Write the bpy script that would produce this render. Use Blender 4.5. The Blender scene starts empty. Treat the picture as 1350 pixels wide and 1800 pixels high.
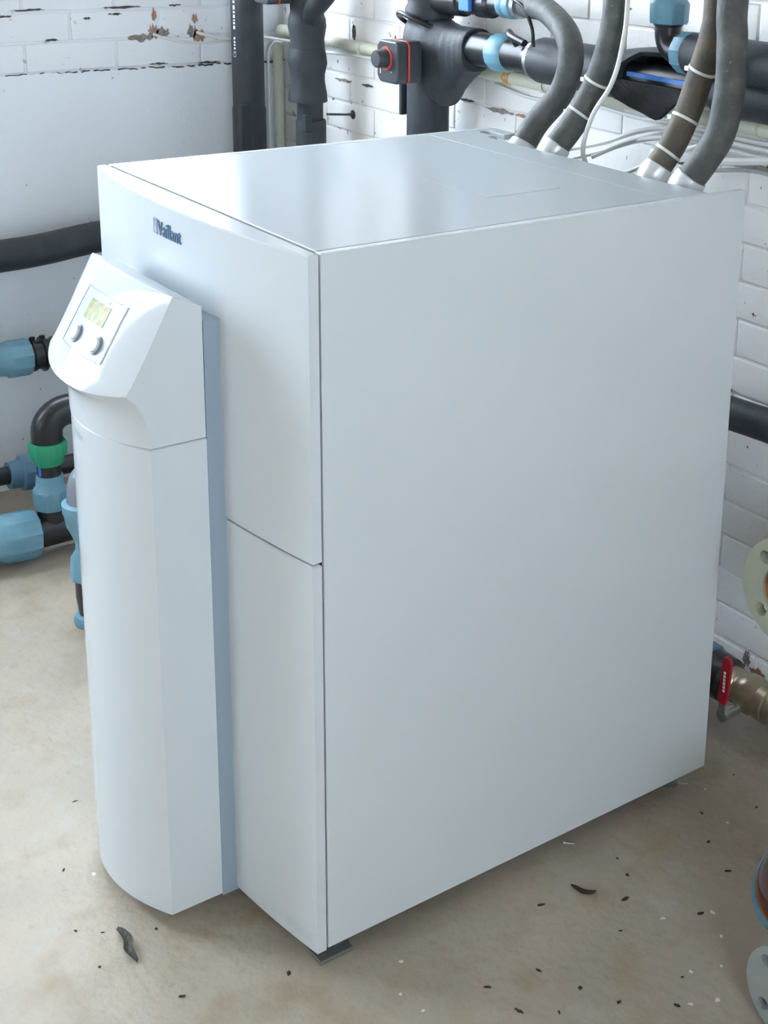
import bpy, bmesh, math, random
from mathutils import Vector, Matrix
random.seed(7)
SC = bpy.context.scene
COL = SC.collection

# ------------------------------------------------------------------ camera
cam_d = bpy.data.cameras.new('camera'); cam = bpy.data.objects.new('camera', cam_d); COL.objects.link(cam)
cam_d.sensor_fit = 'HORIZONTAL'; cam_d.sensor_width = 36.0; cam_d.lens = 67.168
cam_d.shift_x = -0.19186; cam_d.shift_y = -0.28862; cam_d.clip_start = 0.05
RIGHT = Vector((0.61684271, 0.78655319, 0.02896815)); DOWN = Vector((0.23265019, -0.14704558, -0.96137999)); FWD = Vector((-0.75191686, 0.59975968, -0.27369575))
m = Matrix.Identity(4)
for i in range(3):
    m[i][0] = RIGHT[i]; m[i][1] = -DOWN[i]; m[i][2] = -FWD[i]
m.translation = Vector((2.08530527, -0.98099521, 1.71012838))
cam.matrix_world = m
SC.camera = cam

# ------------------------------------------------------------------ light: overcast sky through the openings
SC.view_settings.view_transform = 'Standard'; SC.view_settings.look = 'None'
SC.view_settings.gamma = 1.0; SC.view_settings.use_curve_mapping = False
SC.view_settings.exposure = 0.0
w = bpy.data.worlds.new('sky'); SC.world = w; w.use_nodes = True
bg = w.node_tree.nodes['Background']; bg.inputs[0].default_value = (0.75, 0.865, 1.0, 1); bg.inputs[1].default_value = 20.8

# ------------------------------------------------------------------ helpers
class MB:
    def __init__(s): s.v = []; s.f = []
    def add(s, vs, fs):
        o = len(s.v); s.v += [tuple(x) for x in vs]; s.f += [tuple(i + o for i in f) for f in fs]; return s
    def box(s, a, b):
        x0, y0, z0 = a; x1, y1, z1 = b
        return s.add([(x0,y0,z0),(x1,y0,z0),(x1,y1,z0),(x0,y1,z0),(x0,y0,z1),(x1,y0,z1),(x1,y1,z1),(x0,y1,z1)],
                     [(0,3,2,1),(4,5,6,7),(0,1,5,4),(1,2,6,5),(2,3,7,6),(3,0,4,7)])
    def prism(s, pts, h0, h1, axis='z'):
        n = len(pts)
        def P(p, h): return {'z': (p[0], p[1], h), 'y': (p[0], h, p[1]), 'x': (h, p[0], p[1])}[axis]
        return s.add([P(p, h0) for p in pts] + [P(p, h1) for p in pts],
                     [tuple(range(n))[::-1], tuple(range(n, 2*n))] + [(i, (i+1) % n, n+(i+1) % n, n+i) for i in range(n)])
    def tube(s, pts, r, seg=18, cap=True):
        pts = [Vector(p) for p in pts]; n = len(pts); rs = r if isinstance(r, (list, tuple)) else [r]*n
        t0 = (pts[1]-pts[0]).normalized(); u = t0.orthogonal().normalized(); vs = []
        for i in range(n):
            t = (pts[min(i+1, n-1)] - pts[max(i-1, 0)]).normalized()
            u = (u - t*u.dot(t)).normalized(); b = t.cross(u)
            for k in range(seg):
                a = 2*math.pi*k/seg; vs.append(pts[i] + (u*math.cos(a) + b*math.sin(a))*rs[i])
        fs = [(i*seg+k, i*seg+(k+1) % seg, (i+1)*seg+(k+1) % seg, (i+1)*seg+k) for i in range(n-1) for k in range(seg)]
        if cap: fs += [tuple(range(seg))[::-1], tuple((n-1)*seg+k for k in range(seg))]
        return s.add(vs, fs)
    def lathe(s, p, d, prof, seg=36, ribs=0, rib=1.05):
        """prof rows (t, r[, 1 = ribbed row]) along direction d from p"""
        p = Vector(p); d = Vector(d).normalized(); u = d.orthogonal().normalized()
        if abs(d.z) < .99:
            u = (Vector((0,0,1)) - d*d.z).normalized()
        b = d.cross(u); vs = []
        if ribs: seg = ribs*6
        for row in prof:
            for k in range(seg):
                a = 2*math.pi*k/seg; r = row[1]
                if ribs and len(row) > 2 and k % 6 == 0: r *= rib
                vs.append(p + d*row[0] + (u*math.cos(a) + b*math.sin(a))*r)
        n = len(prof)
        fs = [(i*seg+k, i*seg+(k+1) % seg, (i+1)*seg+(k+1) % seg, (i+1)*seg+k) for i in range(n-1) for k in range(seg)]
        if prof[0][1] > 1e-5: fs.append(tuple(range(seg))[::-1])
        if prof[-1][1] > 1e-5: fs.append(tuple((n-1)*seg+k for k in range(seg)))
        return s.add(vs, fs)
    def build(s, name, mat, parent=None, smooth=40, bevel=0, bseg=2, weld=False):
        me = bpy.data.meshes.new(name); me.from_pydata(s.v, [], s.f)
        bm = bmesh.new(); bm.from_mesh(me)
        if weld: bmesh.ops.remove_doubles(bm, verts=bm.verts, dist=1e-6)
        bmesh.ops.recalc_face_normals(bm, faces=bm.faces); bm.to_mesh(me); bm.free()
        me.materials.append(mat)
        o = bpy.data.objects.new(name, me); COL.objects.link(o)
        if parent: o.parent = parent; o.matrix_parent_inverse = parent.matrix_world.inverted() if False else Matrix.Translation(-parent.location)
        if smooth:
            for p in me.polygons: p.use_smooth = True
            me.set_sharp_from_angle(angle=math.radians(smooth))
        if bevel:
            b = o.modifiers.new('bevel', 'BEVEL'); b.width = bevel; b.segments = bseg; b.limit_method = 'ANGLE'; b.angle_limit = math.radians(35); b.harden_normals = True
        return o

def tag(o, label=None, cat=None, group=None, kind=None):
    for k, v in (('label', label), ('category', cat), ('group', group), ('kind', kind)):
        if v: o[k] = v
    return o
def thing(name, label, cat, loc=(0,0,0), group=None):
    o = bpy.data.objects.new(name, None); COL.objects.link(o); o.location = loc; o.empty_display_size = .05
    return tag(o, label, cat, group)
def spline(pts, n=8):
    P = [Vector(p) for p in pts]; P = [2*P[0]-P[1]] + P + [2*P[-1]-P[-2]]; out = []
    for i in range(1, len(P)-2):
        for k in range(n):
            t = k/n; a, b, c, d = P[i-1:i+3]
            out.append(.5*((2*b) + (c-a)*t + (2*a-5*b+4*c-d)*t*t + (3*b-a-3*c+d)*t**3))
    return out + [P[-2]]

# ------------------------------------------------------------------ materials
def mat(name, col, rough=.5, metal=0, coat=0, spec=.5, noise=None, bump=None, emit=None, coat_rough=.05):
    """noise = (scale, other colour, low, high): mixes to another colour; bump = (scale, strength)"""
    M = bpy.data.materials.new(name); M.use_nodes = True; nt = M.node_tree; b = nt.nodes['Principled BSDF']
    b.inputs['Base Color'].default_value = (*col, 1); b.inputs['Roughness'].default_value = rough; b.inputs['Metallic'].default_value = metal
    b.inputs['Specular IOR Level'].default_value = spec; b.inputs['Coat Weight'].default_value = coat; b.inputs['Coat Roughness'].default_value = coat_rough
    if noise or bump: geo = nt.nodes.new('ShaderNodeNewGeometry')
    if noise:
        for i, (sc, c2, lo, hi) in enumerate(noise if isinstance(noise, list) else [noise]):
            tx = nt.nodes.new('ShaderNodeTexNoise'); tx.inputs['Scale'].default_value = sc; tx.inputs['Detail'].default_value = 6
            nt.links.new(geo.outputs['Position'], tx.inputs['Vector'])
            rp = nt.nodes.new('ShaderNodeMapRange'); rp.inputs[1].default_value = lo; rp.inputs[2].default_value = hi
            nt.links.new(tx.outputs['Fac'], rp.inputs[0])
            mx = nt.nodes.new('ShaderNodeMix'); mx.data_type = 'RGBA'; nt.links.new(rp.outputs[0], mx.inputs[0])
            if i == 0: mx.inputs[6].default_value = (*col, 1)
            else: nt.links.new(prev, mx.inputs[6])
            mx.inputs[7].default_value = (*c2, 1); prev = mx.outputs[2]
        nt.links.new(prev, b.inputs['Base Color'])
    if bump:
        tx = nt.nodes.new('ShaderNodeTexNoise'); tx.inputs['Scale'].default_value = bump[0]; tx.inputs['Detail'].default_value = 8
        nt.links.new(geo.outputs['Position'], tx.inputs['Vector'])
        bp = nt.nodes.new('ShaderNodeBump'); bp.inputs['Strength'].default_value = bump[1]; bp.inputs['Distance'].default_value = .01
        nt.links.new(tx.outputs['Fac'], bp.inputs['Height']); nt.links.new(bp.outputs['Normal'], b.inputs['Normal'])
    if emit:
        b.inputs['Emission Color'].default_value = (*emit[0], 1); b.inputs['Emission Strength'].default_value = emit[1]
    return M

M = {}
M['gloss'] = mat('white_gloss_lacquer', (.64,.69,.72), .07, spec=.085)
M['satin'] = mat('white_powder_coat', (.65,.70,.73), .20, spec=.45)
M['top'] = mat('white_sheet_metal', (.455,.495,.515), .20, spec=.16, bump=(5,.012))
M['strip'] = mat('blue_grey_plastic', (.30,.37,.44), .45)
M['chassis'] = mat('dark_steel_chassis', (.06,.065,.07), .5)
M['galv'] = mat('galvanised_steel', (.30,.33,.32), .4, metal=.7)
M['logo'] = mat('logo_blue_grey', (.10,.19,.30), .35)
M['logo_pale'] = mat('logo_pale', (.45,.55,.66), .35)
M['print'] = mat('pale_grey_print', (.42,.48,.55), .5)
M['bezel'] = mat('bezel_white', (.62,.67,.71), .12, spec=.07)
M['line'] = mat('bezel_line_grey', (.22,.30,.40), .4)
M['knob'] = mat('knob_white', (.60,.64,.68), .3, spec=.1)
M['knobring'] = mat('knob_ring_gap_shade', (.20,.25,.31), .4)  # ring coloured dark to stand for the shaded gap round the knob
M['lcd'] = mat('lcd_screen', (.33,.37,.17), .25, noise=[(110,(.48,.43,.21),.45,.6),(75,(.15,.32,.19),.52,.66),(90,(.48,.17,.07),.56,.7)], spec=.08)  # backlight and coloured reflections put into the noise colours
M['foam'] = mat('black_foam_insulation', (.022,.028,.035), .55, spec=.45, noise=(14,(.036,.044,.052),.4,.7), bump=(120,.12))
M['foam_in'] = mat('black_foam_inside', (.012,.014,.016), .85, bump=(200,.3))
M['pvc'] = mat('black_plastic', (.016,.018,.021), .32, spec=.5)
M['blue'] = mat('blue_fitting_plastic', (.14,.31,.41), .42, noise=(18,(.18,.37,.47),.4,.7))
M['bluedk'] = mat('blue_fitting_slate', (.10,.20,.30), .5)
M['green'] = mat('green_fitting_plastic', (.02,.33,.17), .42)
M['stripe'] = mat('blue_pipe_stripe', (.05,.22,.65), .4)
M['cream'] = mat('cream_conduit_plastic', (.62,.63,.50), .45, noise=(6,(.50,.52,.40),.45,.75))
M['orange'] = mat('orange_sealant', (.65,.28,.04), .6, noise=(60,(.62,.56,.40),.45,.6))
M['cable'] = mat('white_cable_sheath', (.74,.75,.72), .45)
M['cable_grey'] = mat('grey_cable_sheath', (.40,.42,.42), .45)
M['tie'] = mat('natural_nylon_tie', (.70,.71,.68), .4)
M['rubber'] = mat('dark_grey_rubber_hose', (.062,.066,.064), .6, noise=[(30,(.10,.105,.10),.45,.7),(80,(.17,.165,.15),.66,.74)], bump=(60,.25))
M['rubber_br'] = mat('brown_stained_rubber_hose', (.075,.068,.056), .65, noise=[(22,(.13,.10,.068),.42,.66),(90,(.20,.18,.15),.66,.76)], bump=(60,.25))
M['alu'] = mat('white_aluminium_ferrule', (.68,.70,.71), .35, metal=.3)
M['actuator'] = mat('charcoal_plastic', (.038,.046,.055), .38)
M['red'] = mat('red_trim_plastic', (.62,.07,.045), .4)
M['redlever'] = mat('red_vinyl_lever', (.42,.012,.03), .35)
M['white_mark'] = mat('white_print', (.75,.75,.75), .5)
M['brass'] = mat('nickel_brass', (.42,.37,.27), .35, metal=.85, noise=(20,(.30,.24,.15),.45,.7))
M['steel'] = mat('steel', (.45,.47,.48), .35, metal=.9)
M['darksteel'] = mat('dark_steel_rod', (.10,.11,.12), .45, metal=.7)
M['zinc'] = mat('yellowish_zinc_flange', (.40,.44,.37), .42, metal=.35, noise=(9,(.50,.50,.36),.4,.7))
M['zincgrey'] = mat('grey_zinc_flange', (.36,.41,.42), .42, metal=.35, noise=(9,(.44,.48,.48),.4,.7))
M['rust'] = mat('rust_orange_bore', (.34,.13,.03), .5, noise=(40,(.18,.06,.02),.4,.6))
M['redbrown'] = mat('red_brown_lacquer', (.07,.012,.008), .18, coat=.6)
M['amber'] = mat('amber_bronze_rim', (.30,.085,.012), .25, metal=.4)
M['paintblue'] = mat('blue_enamel', (.06,.25,.42), .4, noise=(60,(.10,.14,.16),.55,.65))
M['sticker'] = mat('pale_label', (.66,.71,.74), .25)
M['stickerline'] = mat('pale_label_print', (.55,.60,.65), .4)
M['leaf'] = mat('dry_dark_leaf', (.06,.062,.05), .8, noise=(200,(.12,.12,.10),.45,.65))
M['crumb'] = mat('dark_crumb', (.035,.03,.025), .9)
M['flake'] = mat('white_paint_flake', (.72,.72,.70), .7)

def wall_paint(name, chip=.70, col=(.82,.83,.84)):
    return mat(name, col, .55, spec=.4, noise=[(1.6,tuple(c*.93 for c in col),.45,.8),(26,(.50,.46,.42),chip,chip+.03),(47,(.16,.12,.10),chip+.015,chip+.045)], bump=(38,.22))
M['wall'] = wall_paint('plaster_blue_light_tint', .71, (.84,.90,.97))  # bluish light on the left wall is tinted into the plaster colour
M['brick'] = wall_paint('white_painted_brick', .69, (.95,.94,.92))
M['plain'] = mat('white_limewash', (.93,.92,.90), .6, spec=.4, noise=(1.6,(.87,.86,.84),.45,.8), bump=(38,.22))
M['mortarl'] = wall_paint('painted_joint_blue_light_tint', .66, (.82,.86,.91))  # joint colour carries the same blue light tint
M['brickl'] = wall_paint('painted_brick_blue_light_tint', .69, (.84,.88,.93))  # white brick paint tinted blue for the light on the left wall
M['mortar'] = wall_paint('white_painted_mortar_joint', .66, (.92,.90,.87))
M['ceiling'] = mat('ceiling_boards', (.42,.35,.27), .7)
M['warmwall'] = mat('cream_limewash', (.60,.52,.42), .7)
M['terracotta'] = mat('exposed_brick_terracotta', (.40,.19,.11), .9, noise=(70,(.32,.29,.26),.45,.6))
M['render'] = mat('exposed_grey_render', (.30,.28,.25), .9, noise=(80,(.20,.18,.16),.45,.6))
M['dirt'] = mat('dark_crack_dirt', (.07,.06,.055), .9)
M['outside'] = mat('outside_concrete', (.55,.54,.52), .8)
M['frame'] = mat('white_door_frame', (.75,.76,.77), .4)
def floor_mat():
    return mat('stained_concrete', (.385,.340,.272), .5, spec=.4,
        noise=[(2.2,(.47,.41,.32),.42,.68),(7,(.34,.275,.19),.52,.72),(12,(.44,.42,.38),.58,.85),(38,(.31,.275,.22),.60,.85),(110,(.58,.57,.54),.745,.79),(95,(.09,.08,.07),.75,.775)], bump=(28,.5))
M['floor'] = floor_mat()

# ------------------------------------------------------------------ the room
XL, YB, XR, YF, ZC = -1.78, 1.12, 3.3, -3.6, 2.9      # inner faces
S = lambda o: tag(o, kind='structure')
S(MB().box((XL-.3, YF-.3, -.12), (XR+.3, YB+.3, 0)).build('floor', M['floor'], smooth=0))
S(MB().box((XL-.3, YF-.3, ZC), (XR+.3, YB+.3, ZC+.12)).build('ceiling', M['ceiling'], smooth=0))
J = .0022                                            # joint depth
wl = MB()
LW = [(-1.95, -.85, .90, 2.60), (-.35, 1.00, 1.42, 2.84)]   # two windows in the left wall, outside the frame
W1 = YF
wl.box((XL-.10, YF-.28, 0), (XL-J, LW[0][0], ZC)); wl.box((XL-.10, LW[0][1], 0), (XL-J, LW[1][0], ZC)); wl.box((XL-.10, LW[1][1], 0), (XL-J, YB+.28, ZC))
for y0, y1, z0, z1 in LW: wl.box((XL-.10, y0, 0), (XL-J, y1, z0)); wl.box((XL-.10, y0, z1), (XL-J, y1, ZC))
wall_left = S(wl.build('wall_left', M['mortarl'], smooth=0))
wall_back = S(MB().box((XL, YB+J, 0), (XR+.28, YB+.28, ZC)).build('wall_back', M['mortar'], smooth=0))
R0, R1, RZ0, RZ1 = -1.35, -.35, 1.0, 2.25               # unseen window added in the right wall to fill the side panel
S(MB().box((XR, YF-.28, 0), (XR+.28, R0, ZC)).box((XR, R1, 0), (XR+.28, YB, ZC)).box((XR, R0, 0), (XR+.28, R1, RZ0)).box((XR, R0, RZ1), (XR+.28, R1, ZC)).build('wall_right', M['warmwall'], smooth=0))
wf = MB(); D0, D1, DZ1 = -.5, -.05, 2.2                 # window in the front wall, behind the camera
wf.box((XL, YF-.28, 0), (D0, YF, ZC)); wf.box((D1, YF-.28, 0), (XR, YF, ZC)); wf.box((D0, YF-.28, DZ1), (D1, YF, ZC)); wf.box((D0, YF-.28, 0), (D1, YF, .8))
S(wf.build('wall_front', M['warmwall'], smooth=0))
S(MB().box((-14, -14, -.2), (XL-.3, 10, -.13)).box((XL-.28, -14, -.2), (14, YF-.28, -.13)).box((XR+.28, YF-.28, -.2), (14, 10, -.13)).build('ground', M['outside'], smooth=0))

# plaster coat on the lower left wall, its ragged top edge is the long crack
CR = 1.177
mb = MB(); pts = []; P0 = -.15
n = 110
for i in range(n+1):
    y = P0 + (YB-P0)*i/n
    pts.append((y, CR - .002 + random.uniform(-.0025, .0025)))
mb.prism([(YB, 0), (P0, 0)] + pts, XL-J-.01, XL+.004, 'x')
mb.build('plaster_coat', M['wall'], wall_left, smooth=0)
mb = MB()
for i in range(int(n*.35), n):                                # dark open crack, wider towards the corner
    y0, y1 = pts[i][0], pts[i+1][0]; t = (i-n*.35)/(n*.65)
    h = .0012 + .004*t*random.uniform(.3, 1)
    if random.random() < .35 - .2*t: continue
    mb.prism([(y0, pts[i][1]-h), (y1, pts[i+1][1]-h), (y1, pts[i+1][1]+.0006), (y0, pts[i][1]+.0006)], XL-.001, XL+.0046, 'x')
mb.build('wall_crack', M['dirt'], wall_left, smooth=0)

# painted bricks: shared meshes, one object each
def brick_mesh(nm, L, H, axis):
    e = .004; d0 = -.006; out = .0
    def P(a, z, d): return (a, -d, z) if axis == 'y' else (d, a, z)
    vs = []
    for (d, s) in ((d0, 0), (-J*.4, 0), (out, e)):
        for a, z in ((-L/2+s, -H/2+s), (L/2-s, -H/2+s), (L/2-s, H/2-s), (-L/2+s, H/2-s)): vs.append(P(a, z, d))
    fs = [(8,9,10,11)] + [(r*4+k, r*4+(k+1) % 4, r*4+4+(k+1) % 4, r*4+4+k) for r in (0, 1) for k in range(4)]
    me = bpy.data.meshes.new(nm); me.from_pydata([tuple(v) for v in vs], [], fs)
    bm = bmesh.new(); bm.from_mesh(me); bmesh.ops.recalc_face_normals(bm, faces=bm.faces); bm.to_mesh(me); bm.free()
    me.materials.append(M['brick'])
    for p in me.polygons: p.use_smooth = True
    return me
PZ, PL, JT = .0805, .255, .0055
def course(wall, axis, a0, a1, z0, z1, depth_lo):
    full = brick_mesh('brick', PL-JT, PZ-JT, axis); half = brick_mesh('brick', PL/2-JT, PZ-JT, axis)
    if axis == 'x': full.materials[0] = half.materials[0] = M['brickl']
    r = 0; z = z0
    while z + PZ <= z1 + 1e-6:
        a = a0 - (PL/2 if r % 2 else 0)
        while a < a1:
            me, L = full, PL
            if a < a0: me, L, a = half, PL/2, a0
            elif a + PL > a1 + .01:
                if a + PL/2 <= a1 + .01: me, L = half, PL/2
                else: break
            o = bpy.data.objects.new('brick', me); COL.objects.link(o); o.parent = wall
            dv = random.uniform(-.0008, .0012); c = a + L/2; zc = z + PZ/2 + random.uniform(-.001, .001)
            o.location = (c, YB - dv, zc) if axis == 'y' else (XL + dv, c, zc)
            o.rotation_euler = (random.uniform(-.004, .004), random.uniform(-.004, .004), random.uniform(-.004, .004))
            a += L
        z += PZ; r += 1
course(wall_back, 'y', XL+.005, XL+.005+PL*9, CR-14*PZ, CR+5*PZ, 0)
course(wall_left, 'x', YB-.01-PL*5, YB-.01, CR, CR+3*PZ, 0)
MB().box((XL, YB-.002, 0), (XL+.005+PL*9, YB+J+.002, CR-14*PZ+.004)).build('plinth_render', M['wall'], wall_back, smooth=0)

BE = XL+.005+PL*9
MB().box((BE, YB, 0), (XR, YB+J+.002, CR+5*PZ)).build('plaster_coat', M['plain'], wall_back, smooth=0)
MB().box((XL, YB, CR+5*PZ+.002), (XR, YB+J+.002, ZC)).build('plaster_coat', M['plain'], wall_back, smooth=0)
def blob(cy, cz, ry, rz, n=14):
    n = 22
    return [(cy + ry*math.cos(2*math.pi*k/n)*random.uniform(.72, 1.05), cz + rz*math.sin(2*math.pi*k/n)*random.uniform(.15, 1.25)) for k in range(n)]
for cy, cz, ry, rz, mm in ((.675,1.262,.045,.014,'render'),(.712,1.277,.018,.022,'terracotta'),(.74,1.272,.022,.016,'render'),(.828,1.268,.016,.026,'render'),(.85,1.258,.024,.020,'terracotta'),(.838,1.305,.010,.018,'terracotta'),(.715,1.32,.008,.020,'terracotta')):
    MB().prism(blob(cy, cz, ry, rz), XL-.004, XL+.0015, 'x').build('paint_chip', M[mm], wall_left, smooth=0)
for cy, cz, ry in ((.42,1.263,.022),(.36,1.345,.05),(.30,1.33,.02),(.62,1.345,.06),(.60,1.327,.022),(.88,1.18,.035),(.72,1.184,.03),(.52,1.318,.012),(.78,1.347,.02)):
    MB().prism(blob(cy, cz, ry, .004, 10), XL-.004, XL+.0018, 'x').build('paint_chip', M['dirt'], wall_left, smooth=0)
for cx, cz, rx, rz, mm in ((-1.37,1.30,.008,.025,'dirt'),(-1.16,1.283,.007,.022,'render'),(-1.43,1.157,.05,.006,'render'),(-1.30,1.157,.03,.004,'dirt'),(-.69,1.172,.06,.006,'render'),(-.60,1.172,.03,.005,'terracotta'),(-.83,1.18,.03,.004,'dirt'),(.12,1.176,.10,.012,'render'),(.25,1.172,.05,.010,'terracotta'),(.205,1.46,.03,.010,'terracotta'),(.195,1.475,.014,.008,'dirt'),(.265,.098,.025,.012,'terracotta'),(.235,.113,.012,.020,'render'),(-.10,1.44,.03,.035,'render'),(-.03,1.15,.05,.004,'dirt'),(.13,.70,.006,.006,'dirt')):
    MB().prism(blob(cx, cz, rx, rz), YB-.0025, YB+.004, 'y').build('paint_chip', M[mm], wall_back, smooth=0)

# window frames of the openings; the right wall one is added for fill light
for y0, y1, WZ0, WZ1 in LW:
    f_ = MB(); f_.box((XL-.09, y0, WZ0), (XL-.05, y0+.05, WZ1)); f_.box((XL-.09, y1-.05, WZ0), (XL-.05, y1, WZ1)); f_.box((XL-.09, y0+.05, WZ0), (XL-.05, y1-.05, WZ0+.05)); f_.box((XL-.09, y0+.05, WZ1-.05), (XL-.05, y1-.05, WZ1)); f_.box((XL-.085, (y0+y1)/2-.02, WZ0+.05), (XL-.055, (y0+y1)/2+.02, WZ1-.05))
    S(f_.build('window_%d' % (1 + (y0 > -1)), M['frame'], smooth=0))
rf = MB()
for y in (R0, (R0+R1)/2-.025, R1-.05): rf.box((XR+.12, y, RZ0), (XR+.18, y+.05, RZ1))
rf.box((XR+.12, R0, RZ0), (XR+.18, R1, RZ0+.05)); rf.box((XR+.12, R0, RZ1-.05), (XR+.18, R1, RZ1))
S(rf.build('window_4', M['frame'], smooth=0))
wfm = MB()
for x in (D0, (D0+D1)/2-.03, D1-.06): wfm.box((x, YF-.2, .8), (x+.06, YF-.12, DZ1))
wfm.box((D0, YF-.2, .8), (D1, YF-.12, .86)); wfm.box((D0, YF-.2, DZ1-.06), (D1, YF-.12, DZ1)); wfm.box((D0, YF-.2, 1.75), (D1, YF-.12, 1.80))
S(wfm.build('window_3', M['frame'], smooth=0))

# ------------------------------------------------------------------ heat pump
hp = thing('heat_pump', 'large white floor-standing heat pump cabinet with control column on its front', 'heat pump', (0, .4, 0))
HW, HT = .378, 1.2
def bow(x): return -.020 - .035*(1-(x/HW)**2)
# inner chassis, feet
MB().box((-.355, .004, .045), (.355, .775, 1.19)).build('chassis', M['chassis'], hp, smooth=0)
MB().box((-.362, .775, .04), (.362, .783, 1.19)).build('back_panel', M['satin'], hp, smooth=0)
MB().box((-.365, .0, .022), (.365, .80, .045)).build('base_frame', M['galv'], hp, smooth=0, bevel=.002)
for x, y in ((.34,.035),(-.34,.035),(.34,.79),(-.34,.79)):
    f = MB().lathe((x, y, 0), (0,0,1), [(0,.022),(.006,.022),(.009,.012),(.024,.012)], 20).build('foot', M['galv'], hp)
MB().box((.315,-.012,.0),(.372,.05,.008)).build('foot_plate', M['galv'], hp, smooth=0, bevel=.001)
# side panels with folded top and rear edges
for s in (1, -1):
    mb = MB(); a, b = (.370, HW) if s > 0 else (-HW, -.370)
    prof = [(s*HW, .034), (s*HW, HT), (s*(HW-.016), HT), (s*(HW-.016), HT-.006), (s*.370, HT-.006), (s*.370, .034)]
    mb.prism(prof, .0, .857, 'y')
    mb.build('side_panel', M['satin'], hp, smooth=0, bevel=.0016)
    MB().box((min(s*.345, s*.369), .846, .04), (max(s*.345, s*.369), .852, HT-.01)).build('rear_flange', M['strip'], hp, smooth=0)
# top
MB().box((-.360, .002, HT-.007), (.360, .6855, HT)).build('top_panel', M['top'], hp, smooth=0, bevel=.0016)
slot = [(-.285,.800)] + [(-.336 + .010*math.cos(a), .812 + .012*math.sin(a)) for a in [math.radians(270-180*k/8) for k in range(9)]] + [(-.285,.824)]
outl = [(-.360,.6890),(.360,.6890),(.360,.780),(-.285,.780)] + slot + [(-.285,.857),(-.360,.857)]
MB().prism(outl, HT-.012, HT-.0005).build('rear_top_panel', M['top'], hp, smooth=0, bevel=.001)
# transparent label on the top
lb = MB().box((-.02,.42,HT), (.20,.58,HT+.0005)).build('top_label', M['top'], hp, smooth=0)
# bowed front panels
def chamfer(pts, z0, z1, e, name, mt):
    cx_ = sum(p[0] for p in pts)/len(pts); n = len(pts); mb = MB()
    area = sum(pts[i][0]*pts[(i+1) % n][1]-pts[(i+1) % n][0]*pts[i][1] for i in range(n)); sg = 1 if area > 0 else -1
    ins = []
    for i in range(n):
        a_, b_, c_ = Vector(pts[i-1]), Vector(pts[i]), Vector(pts[(i+1) % n])
        d1 = (b_-a_).normalized(); d2 = (c_-b_).normalized()
        n1 = Vector((-d1.y, d1.x))*sg; n2 = Vector((-d2.y, d2.x))*sg; bi = (n1+n2); k = 2/max(.3, bi.dot(bi))
        ins.append(tuple(b_ + bi*k*e))
    rows = [(ins, z0), (pts, z0+e), (pts, z1-e), (ins, z1)]
    for q_, z_ in rows: mb.v += [(p[0], p[1], z_) for p in q_]
    for r in range(3): mb.f += [(r*n+i, r*n+(i+1) % n, (r+1)*n+(i+1) % n, (r+1)*n+i) for i in range(n)]
    mb.f += [tuple(range(n))[::-1], tuple(range(3*n, 4*n))]
    return mb.build(name, mt, hp, smooth=25)
def front(name, z0, z1):
    n = 36; xs = [-HW + 2*HW*i/n for i in range(n+1)]
    outer = [(x, bow(x)) for x in xs]; inner = [(HW, -.0035), (-HW, -.0035)]
    return chamfer(outer + inner, z0, z1, .0022, name, M['gloss'])
front('front_panel', .7235, HT)
lower = front('front_panel', .030, .7205)
# logo
def text_pts(body, size, extrude=0.0):
    cu = bpy.data.curves.new('t', 'FONT'); cu.body = body; cu.size = size; cu.align_x = 'LEFT'; cu.resolution_u = 3; cu.extrude = extrude
    o = bpy.data.objects.new('t', cu); COL.objects.link(o)
    dg = bpy.context.evaluated_depsgraph_get(); me = bpy.data.meshes.new_from_object(o.evaluated_get(dg))
    vs = [v.co.copy() for v in me.vertices]; fs = [tuple(p.vertices) for p in me.polygons]
    bpy.data.objects.remove(o); bpy.data.curves.remove(cu); bpy.data.meshes.remove(me)
    return vs, fs
def place_text(name, body, size, fn, mt, parent, extrude=.0, width=None, bold=0):
    vs, fs = text_pts(body, size, extrude)
    if width:
        k = width/max(v.x for v in vs)
        for v in vs: v.x *= k
    mb = MB(); mb.add([fn(v) for v in vs], fs)
    return mb.build(name, mt, parent, smooth=0)
lg = place_text('logo', 'Vaillant', .034, lambda v: (-.042 + v.x, bow(-.042+v.x) - .0012 - v.z, 1.148 + v.y), M['logo'], hp, extrude=.001, width=.084)
em = MB(); x0 = -.060
for a, b, c, d in ((0,.0015,0,.026),(.0125,.014,0,.026),(0,.014,.0245,.026),(0,.014,0,.0015)):
    em.box((x0+a, bow(x0)-.002, 1.147+c), (x0+b, bow(x0)+.001, 1.147+d))
em.prism([(x0+.003,1.151),(x0+.006,1.150),(x0+.010,1.151),(x0+.011,1.156),(x0+.009,1.161),(x0+.0105,1.169),(x0+.008,1.170),(x0+.0065,1.162),(x0+.004,1.160),(x0+.005,1.156)], bow(x0)-.002, bow(x0)+.001, 'y')
em.build('emblem', M['logo_pale'], hp, smooth=0)
st = MB(); st.add([(x, bow(x)-.0006, z) for x in (.300,.335,.371) for z in (.045,.066)], [(0,2,3,1),(2,4,5,3)]); sto = st.build('type_label', M['sticker'], lower, smooth=0)
for z, a, b in ((.060,.305,.345),(.0555,.305,.362),(.051,.305,.355)):
    st = MB(); st.add([(x, bow(x)-.0011, zz) for x in (a, (a+b)/2, b) for zz in (z, z+.0016)], [(0,2,3,1),(2,4,5,3)]); st.build('label_print', M['stickerline'], lower, smooth=0)

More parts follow.
